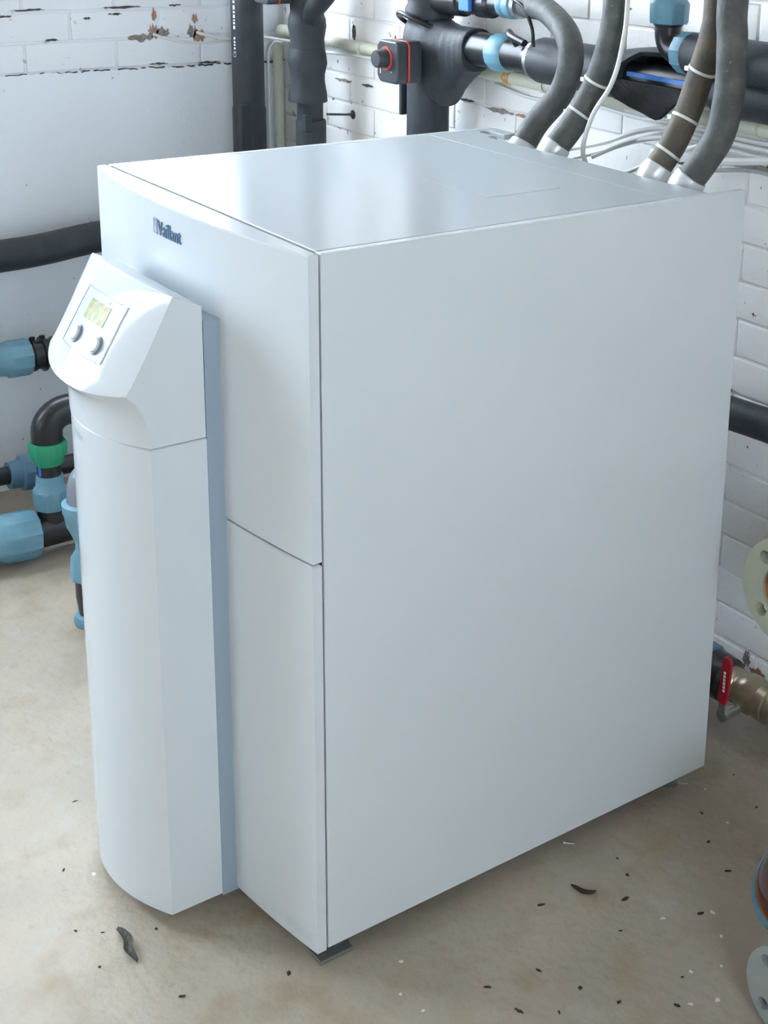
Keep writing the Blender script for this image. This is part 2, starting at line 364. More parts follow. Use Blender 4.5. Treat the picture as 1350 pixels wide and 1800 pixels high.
# control column
CW = .155
MB().box((-CW+.002, -.0765, .026), (CW-.0005, -.034, 1.056)).build('column_back_plate', M['strip'], hp, smooth=0, bevel=.001)
def colfront(x): return -.169 - .045*(1-(x/CW)**2)
n = 32
outer = [(-CW + 2*CW*i/n, colfront(-CW + 2*CW*i/n)) for i in range(n+1)]
cover = chamfer(outer + [(CW, -.077), (-CW, -.077)], .030, .8662, .0016, 'column_cover', M['gloss'])
vsx = lambda v: (-.075 + v.x, colfront(-.075+v.x) - .0004, .838 + v.y)
place_text('column_print', 'geoTHERM', .015, vsx, M['print'], cover, width=.072)
# control head: rows of (y at the side edge, z, bulge, droop)
ROWS = [(-.078,1.080,0,0),(-.100,1.0905,.003,0),(-.1195,1.1000,.006,0),(-.1225,1.1012,.007,0),(-.1252,1.0990,.008,0),(-.130,1.0900,.013,0),(-.1395,1.072,.020,0),(-.152,1.049,.023,0),(-.164,1.026,.025,0),
        (-.182,.994,.028,.003),(-.195,.972,.032,.008),(-.2025,.9625,.0355,.012),(-.2035,.9590,.0365,.0135),(-.2015,.9565,.037,.014),(-.190,.945,.036,.013),(-.181,.930,.0375,.010),(-.175,.914,.040,.007),(-.1705,.892,.043,.003),(-.169,.868,.045,0)]
def row_at(s):
    i = min(int(s), len(ROWS)-2); t = s-i
    return [ROWS[i][k]*(1-t) + ROWS[i+1][k]*t for k in range(4)]
def head(x, s, off=0.0):
    def q(x, s):
        y, z, b, d = row_at(s); g = 1-min(1, abs(x)/CW)**2.2
        return Vector((x, y - b*g, z - d*g))
    p = q(x, s)
    if off:
        nn = (q(x+.002, s)-q(x-.002, s)).cross(q(x, s+.15)-q(x, s-.15)).normalized()
        if nn.y > 0: nn = -nn
        p = p + nn*off
    return p
def s_of_z(z):
    best = min((abs(row_at(3+k*.02)[1]-z), 3+k*.02) for k in range(450)); return best[1]
mb = MB(); nx = 30; nr = len(ROWS); vs = []
for r in range(nr):
    for i in range(nx+1): vs.append(head(-CW + 2*CW*i/nx, r))
fs = [(r*(nx+1)+i, r*(nx+1)+i+1, (r+1)*(nx+1)+i+1, (r+1)*(nx+1)+i) for r in range(nr-1) for i in range(nx)]
k = len(vs); vs += [(-CW, -.078, .868), (CW, -.078, .868)]
fs.append(tuple([r*(nx+1) for r in range(nr)] + [k])); fs.append(tuple([r*(nx+1)+nx for r in range(nr)] + [k+1]))
fs.append((0, nx, k+1, k)); fs.append(tuple([(nr-1)*(nx+1)+i for i in range(nx+1)] + [k+1, k]))
mb.add(vs, fs); head_o = mb.build('control_head', M['gloss'], hp, smooth=38)
def patch(name, x0, x1, z0, z1, off, mt, parent, nu=8, nv=6):
    mb = MB(); vs = []
    for lay in (off, -.001):
        for j in range(nv+1):
            s = s_of_z(z0 + (z1-z0)*j/nv)
            for i in range(nu+1): vs.append(head(x0 + (x1-x0)*i/nu, s, lay))
    N = (nu+1)*(nv+1)
    fs = [(j*(nu+1)+i, j*(nu+1)+i+1, (j+1)*(nu+1)+i+1, (j+1)*(nu+1)+i) for j in range(nv) for i in range(nu)]
    ring = [i for i in range(nu+1)] + [j*(nu+1)+nu for j in range(1, nv+1)] + [nv*(nu+1)+i for i in range(nu-1, -1, -1)] + [j*(nu+1) for j in range(nv-1, 0, -1)]
    fs += [(ring[a], ring[(a+1) % len(ring)], ring[(a+1) % len(ring)]+N, ring[a]+N) for a in range(len(ring))]
    mb.add(vs, fs); return mb.build(name, mt, parent, smooth=30)
BX0, BX1, BZ0, BZ1 = -.078, .072, .990, 1.069
bz = patch('display_panel', BX0, BX1, BZ0, BZ1, .0018, M['bezel'], head_o, 12, 10)
for x0_, x1_, z0_, z1_ in ((BX0-.0006, BX0+.0006, BZ0, BZ1), (BX0, BX1-.02, BZ1-.0006, BZ1+.0006), (BX0, BX1-.01, BZ0-.0006, BZ0+.0005)):
    patch('display_border', x0_, x1_, z0_, z1_, .0026, M['line'], head_o, 8, 8)
patch('screen', -.042, .034, 1.0305, 1.0585, .0024, M['lcd'], head_o, 6, 4)
patch('display_print', -.004, .022, 1.0615, 1.0650, .0024, M['print'], head_o, 3, 1)
for x in (-.034, .042):
    s = s_of_z(1.009); c = head(x, s, .0018); nrm = (head(x, s, .01)-head(x, s, 0)).normalized()
    rg = MB().lathe(c, nrm, [(-.001,.0150),(.002,.0150),(.003,.0140),(.003,.0125)], 32).build('knob_ring', M['knobring'], head_o)
    MB().lathe(c, nrm, [(0,.0122),(.0055,.0120),(.0070,.0112),(.0074,.0001)], 32).build('knob', M['knob'], head_o)

# hose connectors belong to the cabinet, hoses are their own things
HOSES = [
 ('rubber', .0265, [(-.238,.840,1.185),(-.232,.870,1.231),(-.196,.900,1.292),(-.167,.900,1.360),(-.200,.915,1.413),(-.326,.960,1.449),(-.480,1.028,1.444)], 'dark grey rubber hose looping back to the pipe fitting at the top', (.36,)),
 ('rubber', .0265, [(-.128,.840,1.200),(-.112,.870,1.248),(-.095,.900,1.311),(-.070,.910,1.381),(-.050,.910,1.450),(-.046,.910,1.500),(-.050,.925,1.75),(-.06,1.0,1.95),(-.06,1.118,2.02)], 'dark grey rubber hose with two white ties rising straight up', ()),
 ('rubber_br', .0255, [(.168,.842,1.206),(.178,.870,1.253),(.182,.900,1.314),(.197,.910,1.379),(.221,.912,1.455),(.224,.915,1.52),(.205,.93,1.78),(.19,1.0,1.95),(.19,1.118,2.02)], 'brown stained rubber hose behind the rightmost hose', ()),
 ('rubber', .0275, [(.260,.838,1.202),(.278,.854,1.240),(.299,.868,1.292),(.311,.870,1.376),(.309,.870,1.456),(.303,.872,1.53),(.30,.90,1.80),(.31,1.0,1.97),(.31,1.118,2.03)], 'rightmost thick grey rubber hose in front of the brown one', ()),
]
TIES = {1: (.082, .160), 2: (.035, .105, .205), 0: (), 3: ()}
for hi, (mm, r, pts, lab, _) in enumerate(HOSES):
    sp = spline(pts, 10); root = thing('rubber_hose', lab, 'hose', pts[0], 'rubber hoses at the back of the heat pump')
    MB().tube(sp, r, 22).build('hose', M[mm], root)
    p0 = Vector(pts[0]); d = (sp[3]-p0).normalized()
    MB().lathe(p0 - d*.035, d, [(0,r*1.02),(.01,r*1.14),(.028,r*1.17),(.038,r*1.10),(.040,r*.98)], 28).build('hose_ferrule', M['alu'], root)
    MB().tube(spline([p0 - d*.03, p0 - d*.06 + Vector((0,-.012,-.01)), (p0.x, .780, p0.z-.12)], 6), .019, 16).build('hose_connector', M['alu'], root)
    L = 0
    for i in range(1, len(sp)):
        L0 = L; L += (sp[i]-sp[i-1]).length
        for td in TIES[hi]:
            if L0 <= td < L:
                t = (sp[i]-sp[i-1]).normalized(); c = sp[i-1]
                t2 = (t + Vector((.10, .12, .12))).normalized()
                MB().lathe(c - t2*.0028, t2, [(0,r*1.0),(0,r*1.06),(.0056,r*1.06),(.0056,r*1.0)], 28).build('cable_tie', M['tie'], root)
                side = t2.cross(Vector((0,0,1))).normalized(); side = -side if side.y > 0 else side
                q = c + (Vector((-.7,-.7,.1)).normalized())*r*1.05
                MB().box(q-Vector((.005,.004,.004)), q+Vector((.005,.004,.004))).build('cable_tie', M['tie'], root, smooth=0)

# ------------------------------------------------------------------ vertical pipes at the back
# A: far left riser
AX, AY = -1.676, .95
a = thing('insulated_pipe', 'tall straight black insulated pipe in the room corner with white print', 'pipe', (AX, AY, 0))
MB().lathe((AX,AY,0), (0,0,1), [(0,.046),(2.88,.046)], 32).build('insulation', M['foam'], a)
MB().lathe((AX,AY,.5), (0,0,1), [(0,.0485),(.556,.0485),(.560,.0475),(.560,.046)], 32).build('sleeve', M['foam'], a)
sl = MB()
MB().box((AX+.030,AY-.052,.52),(AX+.050,AY-.020,1.075)).build('sleeve_flap', M['foam'], a, smooth=0, bevel=.004)
def on_pipe(v, z0=1.21):
    ang = math.radians(-72); aa = ang - v.y/.0465                       # text runs upwards along the pipe
    return (AX + .0468*math.cos(aa), AY + .0468*math.sin(aa), z0 + v.x)
place_text('pipe_print', 'CE', .016, lambda v: on_pipe(v, 1.205), M['white_mark'], a)
for z0, L in ((1.228,.006),(1.238,.005),(1.246,.006),(1.256,.007),(1.285,.010),(1.299,.006),(1.308,.004),(1.316,.010),(1.330,.006),(1.340,.012),(1.358,.007),(1.37,.01)):
    mb = MB(); mb.add([on_pipe(Vector((x, y, 0)), z0) for x in (0, L) for y in (0.001, .009)], [(0,2,3,1)]); mb.build('pipe_print', M['white_mark'], a, smooth=0)

# B: wrapped riser
BX, BY = -1.415, 1.0
b = thing('insulated_pipe', 'black pipe wrapped in lumpy overlapping foam sleeves beside the corner riser', 'pipe', (BX, BY, 0))
MB().lathe((BX+.006,BY,0), (0,0,1), [(0,.036),(2.88,.036)], 28).build('pipe', M['foam'], b)
MB().lathe((BX+.010,BY,.6), (0,0,1), [(0,.041),(.452,.042),(.458,.040)], 28).build('sleeve', M['foam'], b)
MB().lathe((BX-.006,BY,1.108), (0.02,0,1), [(0,.040),(0,.0545),(.025,.0525),(.055,.047),(.075,.047),(.105,.0535),(.128,.051),(.147,.047),(.15,.040)], 28).build('wrap', M['foam'], b)
MB().lathe((BX-.004,BY,1.258), (-.02,0,1), [(-.004,.040),(-.004,.0475),(.02,.0465),(.055,.0530),(.075,.0515),(.095,.045),(.12,.046),(.20,.047),(.21,.036)], 28).build('wrap', M['foam'], b)
MB().tube(spline([(BX+.02,BY,1.33),(BX+.05,BY-.01,1.365),(BX+.11,BY,1.42),(BX+.16,BY,1.50)], 6), [.030]*19, 18).build('branch_insulation', M['foam'], b)
MB().box((BX+.030,BY-.040,1.03),(BX+.050,BY-.018,1.078)).build('sleeve_flap', M['foam'], b, smooth=0, bevel=.003)
# anchor rod
rd = thing('anchor_rod', 'thin steel anchor rod from the wrapped pipe to the white wall', 'rod', (-1.38, 1.119, 1.066))
MB().tube([(-1.376, 1.034, 1.074), (-1.378, 1.118, 1.066)], .0035, 10).build('rod', M['darksteel'], rd)
MB().lathe((-1.378, 1.1225, 1.066), (0,-1,0), [(0,.014),(.004,.013),(.006,.006),(.010,.006)], 16).build('washer', M['darksteel'], rd)

def actuator(name, label, c, s=1.0):
    """motor box facing -Y: c = centre of its back face"""
    x, y, z = c; t = thing(name, label, 'valve actuator', c)
    def oct(wd, ht, k): return [(x-wd+k,z-ht),(x+wd-k*.6,z-ht),(x+wd,z-ht+k*.6),(x+wd,z+ht-k*.6),(x+wd-k*.6,z+ht),(x-wd+k,z+ht),(x-wd,z+ht-k),(x-wd,z-ht+k)]
    MB().prism(oct(.045*s,.050*s,.014*s), y-.034*s, y, 'y').build('rear_housing', M['actuator'], t, smooth=0, bevel=.002)
    MB().prism(oct(.0462*s,.0512*s,.014*s), y-.039*s, y-.034*s, 'y').build('trim_ring', M['red'], t, smooth=0, bevel=.001)
    MB().prism(oct(.0458*s,.0508*s,.014*s), y-.070*s, y-.039*s, 'y').build('front_housing', M['actuator'], t, smooth=0, bevel=.005)
    MB().lathe((x-.004,y-.070*s,z+.008*s), (0,-1,0), [(0,.0285*s),(.003*s,.028*s),(.003*s,.022*s)], 28).build('scale_ring', M['red'], t)
    kn = MB().lathe((x-.004,y-.0715*s,z+.008*s), (0,-1,0), [(0,.024*s),(.012*s,.023*s),(.026*s,.021*s),(.029*s,.019*s),(.030*s,.0001)], 28).build('knob', M['actuator'], t)
    MB().prism([(x-.006,z+.020*s),(x+.001,z+.020*s),(x-.0025,z+.026*s)], y-.1018*s, y-.100*s, 'y').build('pointer', M['red'], t, smooth=0)
    MB().box((x-.030*s,y-.0708*s,z-.030*s),(x-.027*s,y-.0700*s,z-.014*s)).build('scale_mark', M['white_mark'], t, smooth=0)
    MB().box((x+.018*s,y-.0708*s,z-.024*s),(x+.022*s,y-.0700*s,z-.021*s)).build('scale_mark', M['white_mark'], t, smooth=0)
    return t

# C: thick riser with tee, and the horizontal run D
CX, CY, DZ = -.868, 1.03, 1.330
c = thing('insulated_pipe', 'thick black insulated riser with a webbed tee wrap leading to the long horizontal pipe', 'pipe', (CX, CY, 0))
MB().lathe((CX-.004,CY,0), (0,0,1), [(0,.053),(1.30,.053)], 32).build('riser', M['foam'], c)
MB().lathe((CX,CY,1.30), (0,0,1), [(0,.047),(1.58,.047)], 32).build('riser', M['foam'], c)
# webbed tee: sheet wrapped from the riser round the branch
mb = MB(); NV = 26; ND = 30; vs = []
def tee_prof(t):
    # t 0..1 along the lower hem from the riser to the branch end
    return t
for i in range(NV+1):
    x = -.055 + (.200+.055)*i/NV
    if x < .085: zlo = -.085 - (x+.055)*.50 
    else: zlo = -.155 + .100*min(1, (x-.085)/.112)**.75
    zhi = .062 if x < .0 else .062 - .006*min(1, x/.12)
    if x > .06: zhi = .056 - .010*min(1, (x-.06)/.05)
    hd = .064 if x < .04 else max(.047, .064 - .017*(x-.04)/.09)
    if x < -.01: hd = .064*math.sqrt(max(0.1, 1-((-.01-x)/.052)**2))
    zc = (zlo+zhi)/2; hh = (zhi-zlo)/2
    for k in range(ND):
        an = 2*math.pi*k/ND; cs, sn = math.cos(an), math.sin(an)
        e = .75
        rr = 1 + (.0025/.05)*math.sin(x*900)*(1 if x > .10 else 0)
        vs.append((CX + x, CY - hd*rr*math.copysign(abs(cs)**e, cs), DZ + zc + hh*math.copysign(abs(sn)**e, sn)))
fs = [(i*ND+k, i*ND+(k+1) % ND, (i+1)*ND+(k+1) % ND, (i+1)*ND+k) for i in range(NV) for k in range(ND)] + [tuple(range(ND))[::-1], tuple(NV*ND+k for k in range(ND))]
mb.add(vs, fs); mb.build('tee_wrap', M['foam'], c, smooth=50)
MB().lathe((CX,CY,DZ+.055), (0.04,-.03,1), [(0,.060),(.02,.061),(.035,.054),(.05,.056),(.17,.055),(.175,.047)], 30).build('wrap', M['foam'], c)
MB().box((CX-.062,CY-.050,1.14),(CX-.050,CY-.020,1.27)).build('wrap_flap', M['foam'], c, smooth=0, bevel=.004)
MB().tube(spline([(CX-.070,CY-.010,DZ+.030),(CX-.066,CY-.045,DZ+.052),(CX-.030,CY-.068,DZ+.066),(CX+.02,CY-.068,DZ+.058),(CX+.062,CY-.040,DZ+.040),(CX+.070,CY,DZ+.035)], 8), .006, 10).build('strap', M['pvc'], c)
# D parts, same run
X = lambda x0, prof, nm, mm, **k: MB().lathe((x0, CY, DZ), (1,0,0), prof, **k).build(nm, M[mm], c)
X(-.69, [(0,.040),(.135,.040)], 'pipe', 'pvc', seg=30)
X(-.590, [(0,.030),(0,.041,1),(.006,.044,1),(.050,.0415,1),(.056,.037)], 'union_nut', 'blue', ribs=12, rib=1.02)
X(-.535, [(0,.037),(.02,.036),(.075,.034),(.080,.040),(.10,.041),(.105,.034)], 'valve_body', 'pvc', seg=30)
X(-.438, [(0,.030),(0,.046),(.012,.046),(.012,.030)], 'clamp_ring', 'steel', seg=30)
X(-.425, [(0,.040),(0,.048),(.01,.051),(.30,.051),(.31,.049)], 'insulation', 'foam', seg=32)
X(-.13, [(0,.034),(.30,.034)], 'pipe', 'pvc', seg=28)
X(.14, [(0,.034),(0,.045),(.40,.045),(2.9,.045)], 'insulation', 'foam', seg=30)
MB().tube(spline([(-.470,.995,1.360),(-.468,.972,1.388),(-.440,.955,1.384),(-.385,.950,1.374)], 6), [.008]*19, 10).build('valve_lever', M['pvc'], c)
# open slit insulation: upper half shell + ribbed flap
mb = MB(); vs = []; na, nx_ = 18, 14
for lay in (.052, .042):
    for i in range(nx_+1):
        x = -.130 + .275*i/nx_; t = i/nx_
        lift = .016*math.sin(math.pi*min(1, t*1.05))
        for k in range(na+1):
            an = math.radians(-40 + (160 + 50*max(0, 1-t/.22) + 35*max(0, (t-.75)/.25))*k/na)
            f_ = max(0, math.cos(an-math.pi))
            vs.append((x, CY + (lay + lift*f_)*math.cos(an), DZ + .004 + (lay + lift*.9)*math.sin(an)))
N = (nx_+1)*(na+1)
for lay in (0, N): fs_ = 0
fs = [(o+i*(na+1)+k, o+i*(na+1)+k+1, o+(i+1)*(na+1)+k+1, o+(i+1)*(na+1)+k) for o in (0, N) for i in range(nx_) for k in range(na)]
ring = [k for k in range(na+1)] + [i*(na+1)+na for i in range(1, nx_+1)] + [nx_*(na+1)+k for k in range(na-1, -1, -1)] + [i*(na+1) for i in range(nx_-1, 0, -1)]
fs += [(ring[q], ring[(q+1) % len(ring)], ring[(q+1) % len(ring)]+N, ring[q]+N) for q in range(len(ring))]
mb.add(vs, fs); mb.build('slit_insulation', M['foam'], c, smooth=40)
mb = MB(); vs = []; nu, nv = 60, 6
hem = [(-.115,.015),(-.092,.035),(-.014,.052),(.035,.062),(.045,.058),(.093,.018),(.115,.003)]
def hemz(x):
    for (xa, za), (xb, zb) in zip(hem, hem[1:]):
        if xa <= x <= xb: return za + (zb-za)*(x-xa)/(xb-xa)
    return .003
NVV = 40
for lay in (0, .007):
    for i in range(nu+1):
        x = -.115 + .230*i/nu; h = hemz(x)
        for j in range(NVV+1):
            t = j/NVV; z = DZ - .002 - t*h; yy = .984 - .030*math.sin(t*1.4) + lay
            if lay == 0: yy -= .0012*math.sin((z + x*.30)*1100)
            vs.append((x, yy, z))
N = (nu+1)*(NVV+1); w1 = NVV+1
fs = [(o+i*w1+k, o+i*w1+k+1, o+(i+1)*w1+k+1, o+(i+1)*w1+k) for o in (0, N) for i in range(nu) for k in range(NVV)]
ring = [k for k in range(w1)] + [i*w1+NVV for i in range(1, nu+1)] + [nu*w1+k for k in range(NVV-1, -1, -1)] + [i*w1 for i in range(nu-1, 0, -1)]
fs += [(ring[q], ring[(q+1) % len(ring)], ring[(q+1) % len(ring)]+N, ring[q]+N) for q in range(len(ring))]
mb.add(vs, fs); mb.build('insulation_flap', M['foam_in'], c, smooth=60)
MB().box((-.10, CY-.0365, DZ+.006), (.16, CY-.031, DZ+.015)).build('pipe_stripe', M['stripe'], c, smooth=0)
# upper branch where the looping hose ends
u = thing('pipe_branch', 'black valve branch with blue lever joining the looping hose at the top', 'pipe branch', (-.70, CY, 1.44))
MB().lathe((CX+.048,CY,1.432), (1,0,.03), [(0,.036),(.10,.036),(.105,.030),(.16,.028),(.165,.034),(.21,.034),(.215,.026),(.30,.024)], 26).build('valve_body', M['pvc'], u)
MB().box((-.685,CY-.045,1.418),(-.645,CY-.033,1.475)).build('lever', M['stripe'], u, smooth=0, bevel=.003)
MB().lathe((-.565,CY,1.441), (1,0,0.03), [(0,.026),(0,.030),(.012,.031),(.02,.028),(.03,.032),(.045,.031),(.05,.026)], 26).build('hose_clamp', M['blue'], u)
MB().lathe((-.512,CY,1.443), (1,0,0), [(0,.027),(0,.0295),(.012,.0295),(.012,.027)], 26).build('hose_clamp', M['steel'], u)
MB().tube(spline([(-.56,.985,1.47),(-.44,.975,1.455),(-.395,.975,1.41),(-.385,.975,1.365)], 6), .004, 8).build('cord', M['pvc'], u)

actuator('valve_actuator', 'charcoal valve actuator with red-ringed knob in front of the thick riser', (-.835, .955, 1.287), 1.0)
actuator('valve_actuator', 'charcoal valve actuator cut by the top edge beside the wrapped pipe', (-1.455, .948, 1.425), 1.0)

# E: upper right pipe with elbow
EX, EY, EZ = .014, .995, 1.400
e = thing('elbow_pipe', 'black elbow with blue compression nuts leading to a short insulated pipe on the right', 'pipe', (EX, EY, EZ))
MB().tube([(EX,EY,EZ+.062),(EX,EY,EZ+.035)] + [(EX + .035*(1-math.cos(q)), EY, EZ + .035*(1-math.sin(q))) for q in [math.radians(90*k/8) for k in range(9)]] + [(EX+.06,EY,EZ)], .0262, 24).build('elbow', M['pvc'], e)
MB().lathe((EX,EY,EZ+.046), (0,0,1), [(0,.027),(.004,.030),(.02,.030),(.022,.027)], 28).build('elbow_collar', M['pvc'], e)
MB().lathe((EX,EY,EZ+.052), (0,0,1), [(0,.024),(0,.035,1),(.004,.037,1),(.038,.0385,1),(.042,.0385),(.050,.032),(.058,.030),(.14,.029),(.15,.026)], ribs=9, rib=1.055).build('union_nut', M['blue'], e)
MB().lathe((EX,EY,EZ+.19), (0,0,1), [(0,.022),(.9,.022)], 20).build('pipe', M['pvc'], e)
MB().lathe((EX+.042,EY,EZ), (1,0,0), [(0,.026),(0,.036,1),(.004,.0385,1),(.032,.040,1),(.036,.036)], ribs=9, rib=1.055).build('union_nut', M['blue'], e)
MB().lathe((EX+.074,EY,EZ), (1,0,0), [(0,.030),(0,.041),(.004,.042),(.50,.042),(2.9,.042)], 30).build('insulation', M['foam'], e)

# conduit along the back wall + corner drop
cd = thing('conduit', 'cream plastic conduit running along the white brick wall into the corner', 'conduit', (-1.73, 1.10, 1.262))
MB().tube([(-1.745,1.100,1.265),(.9,1.100,1.256)], .0155, 18).build('conduit_pipe', M['cream'], cd)
MB().tube([(-1.738,1.080,1.24),(-1.738,1.080,.0)], .0145, 16).build('drop_pipe', M['cream'], cd)
MB().lathe((-1.752,1.100,1.265), (1,0,0), [(0,.020),(.05,.020),(.055,.016)], 18).build('coupling', M['cream'], cd)
MB().lathe((-.645,1.100,1.2613), (1,0,0), [(0,.0160),(.004,.0175),(.020,.0178),(.026,.0160)], 18).build('sealant_ring', M['orange'], cd)
for x in (-1.30,-.50,-.10,.17):
    MB().lathe((x,1.100,1.2605), (1,0,0), [(0,.0155),(0,.0185),(.012,.0185),(.012,.0155)], 18).build('conduit_clip', M['cream'], cd)

def cable(label, pts, r=.0032, mm='cable', group='loose white cables on the back wall', n=8, name='cable'):
    return tag(MB().tube(spline(pts, n), r, 8).build(name, M[mm]), label, 'cable', group)
cable('thin white cable coming out of the larger broken hole in the left wall', [(-1.783,.712,1.268),(-1.770,.735,1.258),(-1.772,.80,1.243),(-1.768,.90,1.238),(-1.765,1.02,1.245)], .0035, group='wall hole cables')
cable('thick white cable coming out of the hole nearest the corner', [(-1.783,.842,1.268),(-1.768,.862,1.262),(-1.762,.92,1.248),(-1.758,1.00,1.244),(-1.74,1.05,1.243)], .005, group='wall hole cables')
cable('white cable bundle strand hugging the corner beneath the conduit', [(-1.765,1.03,1.25),(-1.70,1.06,1.247),(-1.60,1.075,1.244),(-1.52,1.08,1.232),(-1.30,1.104,1.238),(-1.1,1.106,1.236),(-.95,1.108,1.236)], .0045)
cable('white cable curving down in the corner beside the cream drop pipe', [(-1.66,1.055,1.242),(-1.70,1.050,1.238),(-1.735,1.048,1.205),(-1.742,1.050,1.15),(-1.742,1.05,.9)], .004)
cable('white cable draped along the second hose up to the ceiling', [(-.095,.905,1.14),(-.085,.872,1.195),(-.055,.868,1.27),(-.006,.872,1.34),(.016,.876,1.42),(.016,.884,1.52),(.0,.90,1.9),(0,.95,2.4),(0,1.0,2.89)], .0048)
cable('white cable hanging slack under the conduit behind the second hose', [(-.70,1.108,1.236),(-.55,1.110,1.222),(-.36,1.108,1.236),(-.18,1.100,1.231),(-.05,1.092,1.236),(.12,1.095,1.232),(.4,1.10,1.235)], .0045)
cable('upper of two white cables sweeping left from behind the brown hose', [(.25,1.085,1.222),(.10,1.080,1.224),(-.02,1.06,1.232),(-.10,1.04,1.218),(-.19,1.02,1.182),(-.28,1.0,1.155),(-.40,.97,1.12)], .0055)
cable('lower of two white cables sweeping left from behind the brown hose', [(.25,1.085,1.206),(.10,1.075,1.210),(-.02,1.05,1.214),(-.10,1.03,1.198),(-.20,1.01,1.160),(-.32,.99,1.12)], .0055)
cable('white cable falling from the brown hose towards the cabinet back', [(.19,.965,1.235),(.12,.985,1.225),(.02,1.00,1.185),(-.06,1.0,1.150),(-.14,.98,1.11)], .005)
cable('grey cable loop between the two right hoses', [(.185,.99,1.31),(.205,.975,1.25),(.20,.965,1.205),(.15,.97,1.18),(.06,.985,1.165)], .0035, 'cable_grey')
cable('thick white cable bulging out right of the rightmost hose', [(.10,1.02,1.19),(.20,1.03,1.205),(.28,1.05,1.215),(.36,1.06,1.205),(.50,1.08,1.20)], .009)
cable('thin grey cable lowest of those right of the rightmost hose', [(.08,1.02,1.165),(.20,1.05,1.185),(.30,1.07,1.180),(.45,1.09,1.185)], .004, 'cable_grey')
cable('white cable rising to join the slack cable between the middle hoses', [(-.16,.96,1.16),(-.11,1.02,1.195),(-.03,1.07,1.224),(.03,1.09,1.228)], .0045)

# ------------------------------------------------------------------ left wall pipes
g = thing('insulated_pipe', 'black insulated pipe running low along the left wall behind the cabinet', 'pipe', (-1.70, .3, .71))
MB().tube(spline([(-1.715,-.95,.69),(-1.705,-.2,.70),(-1.70,.215,.706),(-1.70,.34,.711),(-1.70,.475,.724),(-1.70,.7,.73),(-1.70,.88,.73)], 6), .044, 26).build('insulation', M['foam'], g)
for y in (-.6, .75):
    MB().box((XL-.002, y-.012, .755), (-1.69, y+.012, .780)).box((-1.745, y-.012, .66), (-1.739, y+.012, .78)).build('pipe_bracket', M['galv'], g, smooth=0)
def coupling(p, d, L, r, mt, parent, name='union_nut', taper=True):
    prof = [(0,r*.72),(0,r*.92,1),(L*.10,r,1),(L*.55,r*1.0,1),(L*.60,r*.99),(L*.66,r*.90),(L*.95,r*.80),(L,r*.70)] if taper else [(0,r*.72),(0,r*.95,1),(L*.1,r,1),(L*.9,r,1),(L,r*.9)]
    return MB().lathe(p, d, prof, ribs=10, rib=1.06).build(name, mt, parent)
h = thing('threaded_coupling', 'blue coupling on a black ribbed pipe beside the left wall at mid height', 'pipe coupling', (-1.62, .22, .44))
coupling((-1.62,.246,.441), (0,-1,.02), .10, .050, M['blue'], h)
MB().tube([(-1.62,-.75,.455),(-1.62,.16,.443)], .036, 22).build('pipe', M['blue'], h)
MB().lathe((-1.62,.24,.441), (0,1,0), [(0,.041),(.012,.041),(.013,.044),(.02,.044),(.021,.040),(.040,.040),(.041,.048),(.047,.048),(.048,.040),(.07,.040),(.071,.043),(.078,.043),(.079,.040),(.13,.040),(.60,.036)], 28).build('ribbed_pipe', M['pvc'], h)
for y in (.258,.285):
    MB().lathe((-1.62,y,.484), (0,0,1), [(0,.008),(.008,.008),(.009,.006)], 12).build('bolt', M['pvc'], h)
for y in (-.40, .62): MB().box((XL-.002,y,.41),(-1.652,y+.03,.44)).build('pipe_bracket', M['galv'], h, smooth=0)

# manifold on the floor
t = thing('pipe_manifold', 'floor manifold of black elbow and tee with green and blue compression nuts', 'pipe fitting', (-1.32, .18, 0))
FX, FY = -1.32, .178
MB().lathe((FX,FY,.262), (0,0,-1), [(0,.030),(.05,.030),(.10,.030)], 24).build('pipe', M['pvc'], t)
MB().box((FX+.010,FY-.0315,.225),(FX+.016,FY-.026,.25)).build('pipe_stripe', M['stripe'], t, smooth=0)
MB().lathe((FX,FY,.312), (0,0,-1), [(0,.034),(0,.043,1),(.004,.0455,1),(.038,.043,1),(.042,.040),(.060,.036),(.064,.030)], ribs=9, rib=1.07).build('union_nut', M['green'], t)
el = [(FX,FY,.300),(FX,FY,.335)] + [(FX, FY + .055*(1-math.cos(q)), .335 + .050*math.sin(q)) for q in [math.radians(90*k/8) for k in range(1, 9)]] + [(FX,FY+.09,.385)]
MB().tube(el, .039, 24).build('elbow', M['pvc'], t)
MB().lathe((FX,FY+.085,.385), (0,1,0), [(0,.034),(0,.044,1),(.004,.046,1),(.04,.044,1),(.05,.036)], ribs=9, rib=1.07).build('union_nut', M['green'], t)
MB().tube([(FX,FY+.12,.385),(FX,.75,.385)], .030, 18).build('pipe', M['pvc'], t)
MB().lathe((FX-.030,FY+.010,.376), (-.2,-.3,1), [(0,.010),(.012,.010)], 10).build('bolt', M['pvc'], t)
MB().lathe((FX,FY,.130), (0,0,1), [(0,.034),(0,.040,1),(.006,.042,1),(.045,.0425,1),(.050,.043),(.060,.036),(.088,.0335),(.092,.028)], ribs=9, rib=1.06).build('union_nut', M['blue'], t)
MB().tube([(FX,FY,.15),(FX,FY,.085)], .037, 22).build('tee', M['pvc'], t)
MB().tube([(FX,FY-.06,.070),(FX,FY+.20,.072)], .044, 26).build('tee', M['pvc'], t)
coupling((FX,FY-.045,.070), (0,-1,.03), .15, .061, M['blue'], t)
MB().tube([(FX,FY-.19,.073),(FX,-.9,.060)], .044, 22).build('pipe', M['blue'], t)
coupling((FX,FY+.18,.072), (0,1,0), .12, .060, M['blue'], t)
MB().tube([(FX,FY+.29,.072),(FX,.90,.072)], .04, 20).build('pipe', M['pvc'], t)
